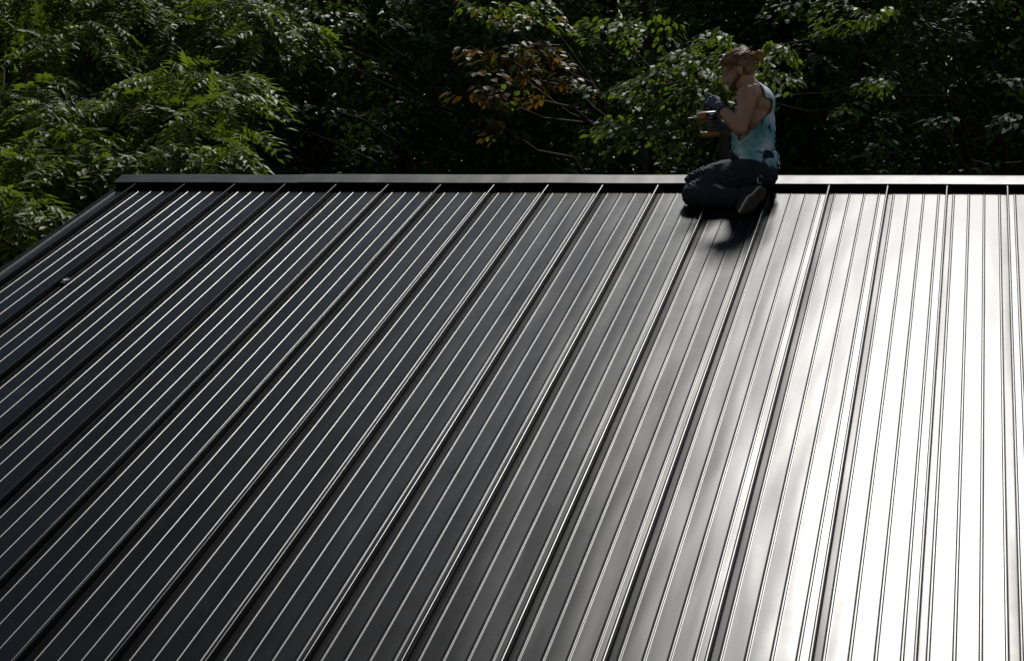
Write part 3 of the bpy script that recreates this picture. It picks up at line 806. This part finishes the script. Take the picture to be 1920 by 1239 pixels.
for k in range(40):                                               # flyaway strands
    th = rng.uniform(-1.2, 1.2); a = np.array([rng.uniform(-0.10, 0.06), math.sin(th) * 0.085, 0.036 + math.cos(th) * 0.09]); d = rng.normal(0, 1, 3) * [1, .6, .5] + [0.6, 0, 0.7]; d /= np.linalg.norm(d)
    q = np.array([a[0] - 0.014, a[1], a[2] - 0.036]); q = q / math.sqrt(((q / [0.107, 0.084, 0.094]) ** 2).sum()) + [0.014, 0, 0.036]
    parts.append(tube([hp_(*q), hp_(*(q + d * 0.014)), hp_(*(q + d * 0.024 + [0.012, 0, 0]))], [0.0014, 0.001, 0.0004], 4))
V, Fc = join_parts(parts)
child('hair_lock', mesh_np('hair_lock', V, Fc, smooth=True), HAIR, person)['kind'] = 'stuff'
parts = [uvs(bc, (0.026, 0.026, 0.028)), cap(hp_(0.10, 0, 0.06), bc, 0.022, 0.02)]
for k in range(26):
    A = rng.normal(0, 1, 3); A /= np.linalg.norm(A); B = np.cross(A, [0.2, 0.9, 0.4]); B /= np.linalg.norm(B); R0 = rng.uniform(0.024, 0.035)
    t0 = rng.uniform(0, 6.28); n = 9
    parts.append(tube([bc + R0 * (math.cos(t0 + t * 3.6 / n) * A + math.sin(t0 + t * 3.6 / n) * B) for t in range(n + 1)], [0.0055] * n + [0.001], 5))
for k in range(16):                                               # loose ends
    d = rng.normal(0, 1, 3); d /= np.linalg.norm(d)
    parts.append(tube([bc + d * 0.026, bc + d * 0.04 + rng.normal(0, .005, 3), bc + d * 0.05 + rng.normal(0, .010, 3)], [0.002, 0.0014, 0.0005], 4))
V, Fc = join_parts(parts)
child('hair_bun', mesh_np('hair_bun', V, Fc, smooth=True), simple('light_hair_bun', (0.34, 0.165, 0.062), 0.5, 0.5, 40, 0.4), person)

# tank top
sp_ = tor(0.012) + [uvs(at(1416, 306, YM), (0.140, 0.175, 0.11)), uvs(at(1434, 245, YM), (0.060, 0.135, 0.22)), cap(at(1412, 176, YM - 0.09), at(1412, 176, YM + 0.09), 0.078, 0.078),
      uvs(at(1420, 190, YM), (0.105, 0.145, 0.10))]
sh = fuse(sp_, 0.0075, 4)
co = get_co(sh); X, Y = pix(co)
dep = co[:, 1] - YM
kill = Y > 286 + (X - 1368) * (42 / 72.0)                          # hem, lower at the back
arm = (((X - 1404) / 31) ** 2 + ((Y - 196) / 44) ** 2 < 1) & (np.abs(dep) > 0.045)
low_ = (Y > 186) & (Y < 262 - (X - 1390) * 0.95) & (X > 1384) & (np.abs(dep) > 0.06)
kill |= arm | low_
kill |= (np.abs(dep) > 0.125) & (Y < 215) & (X < 1434)
kill |= (((X - 1400) / 24) ** 2 + ((Y - 158) / 22) ** 2 < 1) & (np.abs(dep) < 0.085)
kill |= (Y < 172) & (np.abs(dep) < 0.075) & (X < 1424)
delete_verts(sh, kill)
def smooth_border(me, it=14):
    bm = bmesh.new(); bm.from_mesh(me)
    for _ in range(it):
        new = {}
        for v_ in bm.verts:
            nb = [e_.other_vert(v_) for e_ in v_.link_edges if e_.is_boundary]
            if len(nb) == 2: new[v_] = v_.co * 0.4 + (nb[0].co + nb[1].co) * 0.3
        for v_, c_ in new.items(): v_.co = c_
    bm.to_mesh(me); bm.free(); me.update()
smooth_border(sh, 24)
co, no = get_co(sh), get_no(sh); X, Y = pix(co)
dsp = np.zeros(len(co))
for i, p in enumerate(co):
    wv = noise.noise(Vector((p[0] * 7, p[1] * 5, p[2] * 7)))
    a = math.sin((p[2] + 0.45 * (p[0] - pel[0])) * 125 + wv * 6.5)    # slack folds round the waist
    k = max(0.0, min(1.0, (Y[i] - 262) / 22)) * (0.5 + 0.5 * noise.noise(Vector(p * 9 + np.array([5, 1, 2]))) + 0.25)
    b = math.sin((p[0] * 0.8 + p[2] * 0.55) * 70 + wv * 6)
    dsp[i] = 0.0115 * k * (1 - abs(a)) * 1.5 + 0.0035 * (1 - abs(b)) * max(0, min(1, (Y[i] - 205) / 40))
set_co(sh, co + no * dsp[:, None])
o = child('tank_top', sh, SHIRT, person); s_ = o.modifiers.new('t', 'SOLIDIFY'); s_.thickness = 0.003; s_.offset = 1

# hands in gloves
def hand(W, d, n, curl, side, spread=0.0, thumb=0.5, k=1.0):
    d = d / np.linalg.norm(d); n = n - d * (n @ d); n /= np.linalg.norm(n); s = np.cross(n, d) * side
    parts = []
    base = [-0.032, -0.011, 0.011, 0.031]                          # little finger to forefinger (thumb side positive)
    ln = [(0.030, 0.020, 0.017), (0.038, 0.025, 0.019), (0.042, 0.027, 0.020), (0.038, 0.024, 0.019)]
    for i in range(4):
        b = W + (d * (0.086 - 0.006 * abs(i - 2)) + s * base[i]) * k
        parts.append(cap(W + s * base[i] * 0.55 * k + d * 0.008, b, 0.0155 * k, 0.0125 * k, 10))
        p = b; ang = 0.0
        for j in range(3):
            ang += curl[i][j]
            dd = d * math.cos(ang) - n * math.sin(ang) + s * spread * (i - 1.5) * 0.1
            q = p + dd * ln[i][j] * k
            parts.append(cap(p, q, (0.0108 - 0.0010 * j) * k, (0.0098 - 0.0012 * j) * k, 10)); p = q
    tb = W + (d * 0.028 + s * 0.026) * k
    t1 = tb + (d * 0.55 + s * 0.65 - n * thumb * 0.6) * 0.040 * k; t2 = t1 + (d * 0.85 + s * 0.10 - n * thumb * 0.75) * 0.032 * k; t3 = t2 + (d * 0.9 - s * 0.15 - n * thumb * 0.6) * 0.024 * k
    parts += chain([tb, t1, t2, t3], [0.0165 * k, 0.0130 * k, 0.0115 * k, 0.0095 * k])
    return parts
# near hand raised, pinching forward
dL = at(1327, 185, YM - 0.14) - wrL
gl = hand(wrL + dL / np.linalg.norm(dL) * 0.004, dL, np.array([0.25, -0.85, 0.55]), [(1.1, 1.2, 0.8), (1.0, 1.1, 0.7), (0.8, 0.9, 0.5), (0.25, 0.45, 0.3)], -1, 0.3, 0.5)
fd = (wrL - elL) / np.linalg.norm(wrL - elL)
gl += [cap(wrL - fd * 0.022, wrL + fd * 0.012, 0.0345, 0.031)]
child('glove', fuse(gl, 0.0042, 2, 0.4), GLOVE, person)
v, f = tube([wrL - fd * 0.030, wrL - fd * 0.020], [0.0365, 0.0365], 18)
o = child('glove_cuff', mesh_np('glove_cuff', v, f, smooth=True), BLACKP, person); s_ = o.modifiers.new('t', 'SOLIDIFY'); s_.thickness = 0.004
# far hand round the grip of the driver
gripT, gripB = at(1330, 224, YM + 0.02), at(1337, 252, YM + 0.02)
gd = (gripB - gripT) / np.linalg.norm(gripB - gripT)
gm = gripT * 0.62 + gripB * 0.38
dR = np.array([-0.9, -0.42, 0.05])
Wp = gm + np.array([0.070, 0.034, 0.0])
gl2 = hand(Wp, dR, np.array([-0.35, 0.9, 0.0]) * -1 * -1, [(1.0, 1.15, 0.7)] * 3 + [(0.75, 0.9, 0.5)], 1, 0.0, 0.7)
fd2 = (Wp - elR) / np.linalg.norm(Wp - elR)
gl2 += [cap(Wp - fd2 * 0.05, Wp, 0.034, 0.030)]
child('glove', fuse(gl2, 0.0042, 2, 0.4), GLOVE, person)

# shoes: sole turned to the right, toe on the sheet
def shoe(toe, heel, solen, k=1.0):
    """toe and heel are ends of the outsole, solen points out of the sole"""
    ax = heel - toe; L_ = np.linalg.norm(ax); ax = ax / L_
    nn = solen - ax * (solen @ ax); nn /= np.linalg.norm(nn); sd = np.cross(nn, ax)
    outl = []
    for t in np.linspace(0, 1, 15):                                # half width along the sole
        w = 0.050 * (math.sin(math.pi * min(1, t / 0.62) * 0.5 + 0.25) if t < 0.5 else 0.92 - 0.42 * (t - 0.5)) * (1 - 0.20 * math.exp(-((t - 0.6) / 0.14) ** 2))
        w *= min(1, math.sqrt(max(0.0, t * 9))) * min(1, math.sqrt(max(0.0, (1 - t) * 9)))
        outl.append((t, max(w, 0.006)))
    def slab(h0, h1, grow, rock=0.012):
        v = []; f = []
        n = len(outl)
        for h in (h0, h1):
            for sgn in (1, -1):
                for (t, w) in outl:
                    rk = rock * (max(0, 0.25 - t) / 0.25) ** 2
                    v.append(toe + ax * (t * L_) + sd * sgn * (w + grow) * k + nn * (-h - rk))
        q = lambda l, s, i: l * 2 * n + s * n + i
        for i in range(n - 1):
            f.append((q(0, 0, i), q(0, 0, i + 1), q(0, 1, i + 1), q(0, 1, i))); f.append((q(1, 0, i), q(1, 1, i), q(1, 1, i + 1), q(1, 0, i + 1)))
            for s in (0, 1): f.append((q(0, s, i), q(1, s, i), q(1, s, i + 1), q(0, s, i + 1)))
        for i in (0, n - 1): f.append((q(0, 0, i), q(0, 1, i), q(1, 1, i), q(1, 0, i)))
        me = mesh_np('sole', v, f)
        bm = bmesh.new(); bm.from_mesh(me); bmesh.ops.recalc_face_normals(bm, faces=bm.faces); bm.to_mesh(me); bm.free()
        return me
    S = lambda t, w, h: toe + ax * (t * L_) + sd * w - nn * h
    ups = [cap(S(0.17, 0, 0.045), S(0.42, 0, 0.052), 0.036, 0.044), cap(S(0.42, 0, 0.052), S(0.72, 0, 0.065), 0.044, 0.044), cap(S(0.72, 0, 0.062), S(0.87, 0, 0.058), 0.042, 0.036),
           cap(S(0.78, 0, 0.065), S(0.74, 0, 0.115), 0.043, 0.044), cap(S(0.10, 0, 0.038), S(0.3, 0, 0.045), 0.022, 0.034)]
    um = fuse(ups, 0.007, 3)
    so = child('shoe', um, SHOE, person)
    a = link('sole', slab(0.0, 0.013, 0.0), SOLE, so); b = link('welt', slab(0.0132, 0.026, 0.003), WELT, so)
    for i in range(9):                                             # tread bars
        t = 0.1 + 0.8 * i / 8; w = np.interp(t, [q[0] for q in outl], [q[1] for q in outl]) * 0.8
        rk = 0.012 * (max(0, 0.25 - t) / 0.25) ** 2
        c0 = toe + ax * (t * L_) - nn * rk
        vv = [c0 + ax * sa * 0.006 + sd * sb * w + nn * h for h in (-0.002, 0.004) for sa, sb in ((-1, -1), (1, -1), (1, 1), (-1, 1))]
        ff = [(0, 3, 2, 1), (4, 5, 6, 7), (0, 1, 5, 4), (1, 2, 6, 5), (2, 3, 7, 6), (3, 0, 4, 7)]
        link('tread_bar', mesh_np('tread_bar', vv, ff), SOLE, so)
    return so
toeL = roof_pt(1394, 406) + SN * 0.022
heelL = at(1437, 355, float(toeL[1]) + 0.16)
shoe(toeL, heelL, np.array([0.62, -0.62, -0.30]))
toeR = at(1402, 362, YM + 0.10); heelR = at(1442, 338, YM + 0.17)
shoe(toeR, heelR, np.array([0.75, 0.45, -0.2]), 0.95)
# key ring at the belt
kc = at(1425, 337, YM - 0.185)
pts = [kc + np.array([0.014 * math.cos(t), -0.004, 0.026 * math.sin(t)]) for t in np.linspace(0.6, 5.6, 16)]
v, f = tube(pts, [0.0022] * 16, 6)
child('key_ring', mesh_np('key_ring', v, f, smooth=True), METAL, person)

# cordless driver held in the far hand
drv = empty('cordless_driver', tuple(gm))
tag(drv, 'amber and black cordless driver held in the kneeling person\'s gloved hand', 'power tool')
b0 = at(1341, 217, YM + 0.02); b1 = at(1303, 221, YM - 0.01); bd = (b1 - b0) / np.linalg.norm(b1 - b0)
def lathe(path, rs, name, mat, sides=20, parent=drv):
    v, f = tube(path, rs, sides); n = len(v)
    v = list(v) + [path[0], path[-1]]
    m = len(path) - 1
    for k in range(sides):
        f.append((n, (k + 1) % sides, k)); f.append((n + 1, m * sides + k, m * sides + (k + 1) % sides))
    me = mesh_np(name, v, f, smooth=True); me.set_sharp_from_angle(angle=rad(40))
    return child(name, me, mat, parent)
lathe([b0 - bd * 0.012, b0 - bd * 0.006, b0, b0 + bd * 0.055], [0.020, 0.027, 0.030, 0.031], 'motor_housing', BLACKP)
lathe([b0 + bd * 0.056, b0 + bd * 0.06, b0 + bd * 0.095, b0 + bd * 0.115], [0.029, 0.033, 0.031, 0.022], 'gear_housing', AMBER)
lathe([b0 + bd * 0.115, b0 + bd * 0.135, b0 + bd * 0.140], [0.014, 0.013, 0.009], 'chuck', METAL)
lathe([b0 + bd * 0.140, b0 + bd * 0.17], [0.004, 0.0035], 'bit', METAL)
lathe([gripT + gd * -0.01, gm, gripB], [0.021, 0.0185, 0.020], 'grip', BLACKP)
bx_ = fuse([cap(gripB + bd * -0.022 + [0, s * 0.018, 0], gripB + bd * 0.050 + [0, s * 0.018, 0], 0.020, 0.020) for s in (-1, 1)] , 0.006, 1)
child('battery_pack', bx_, AMBER, drv)
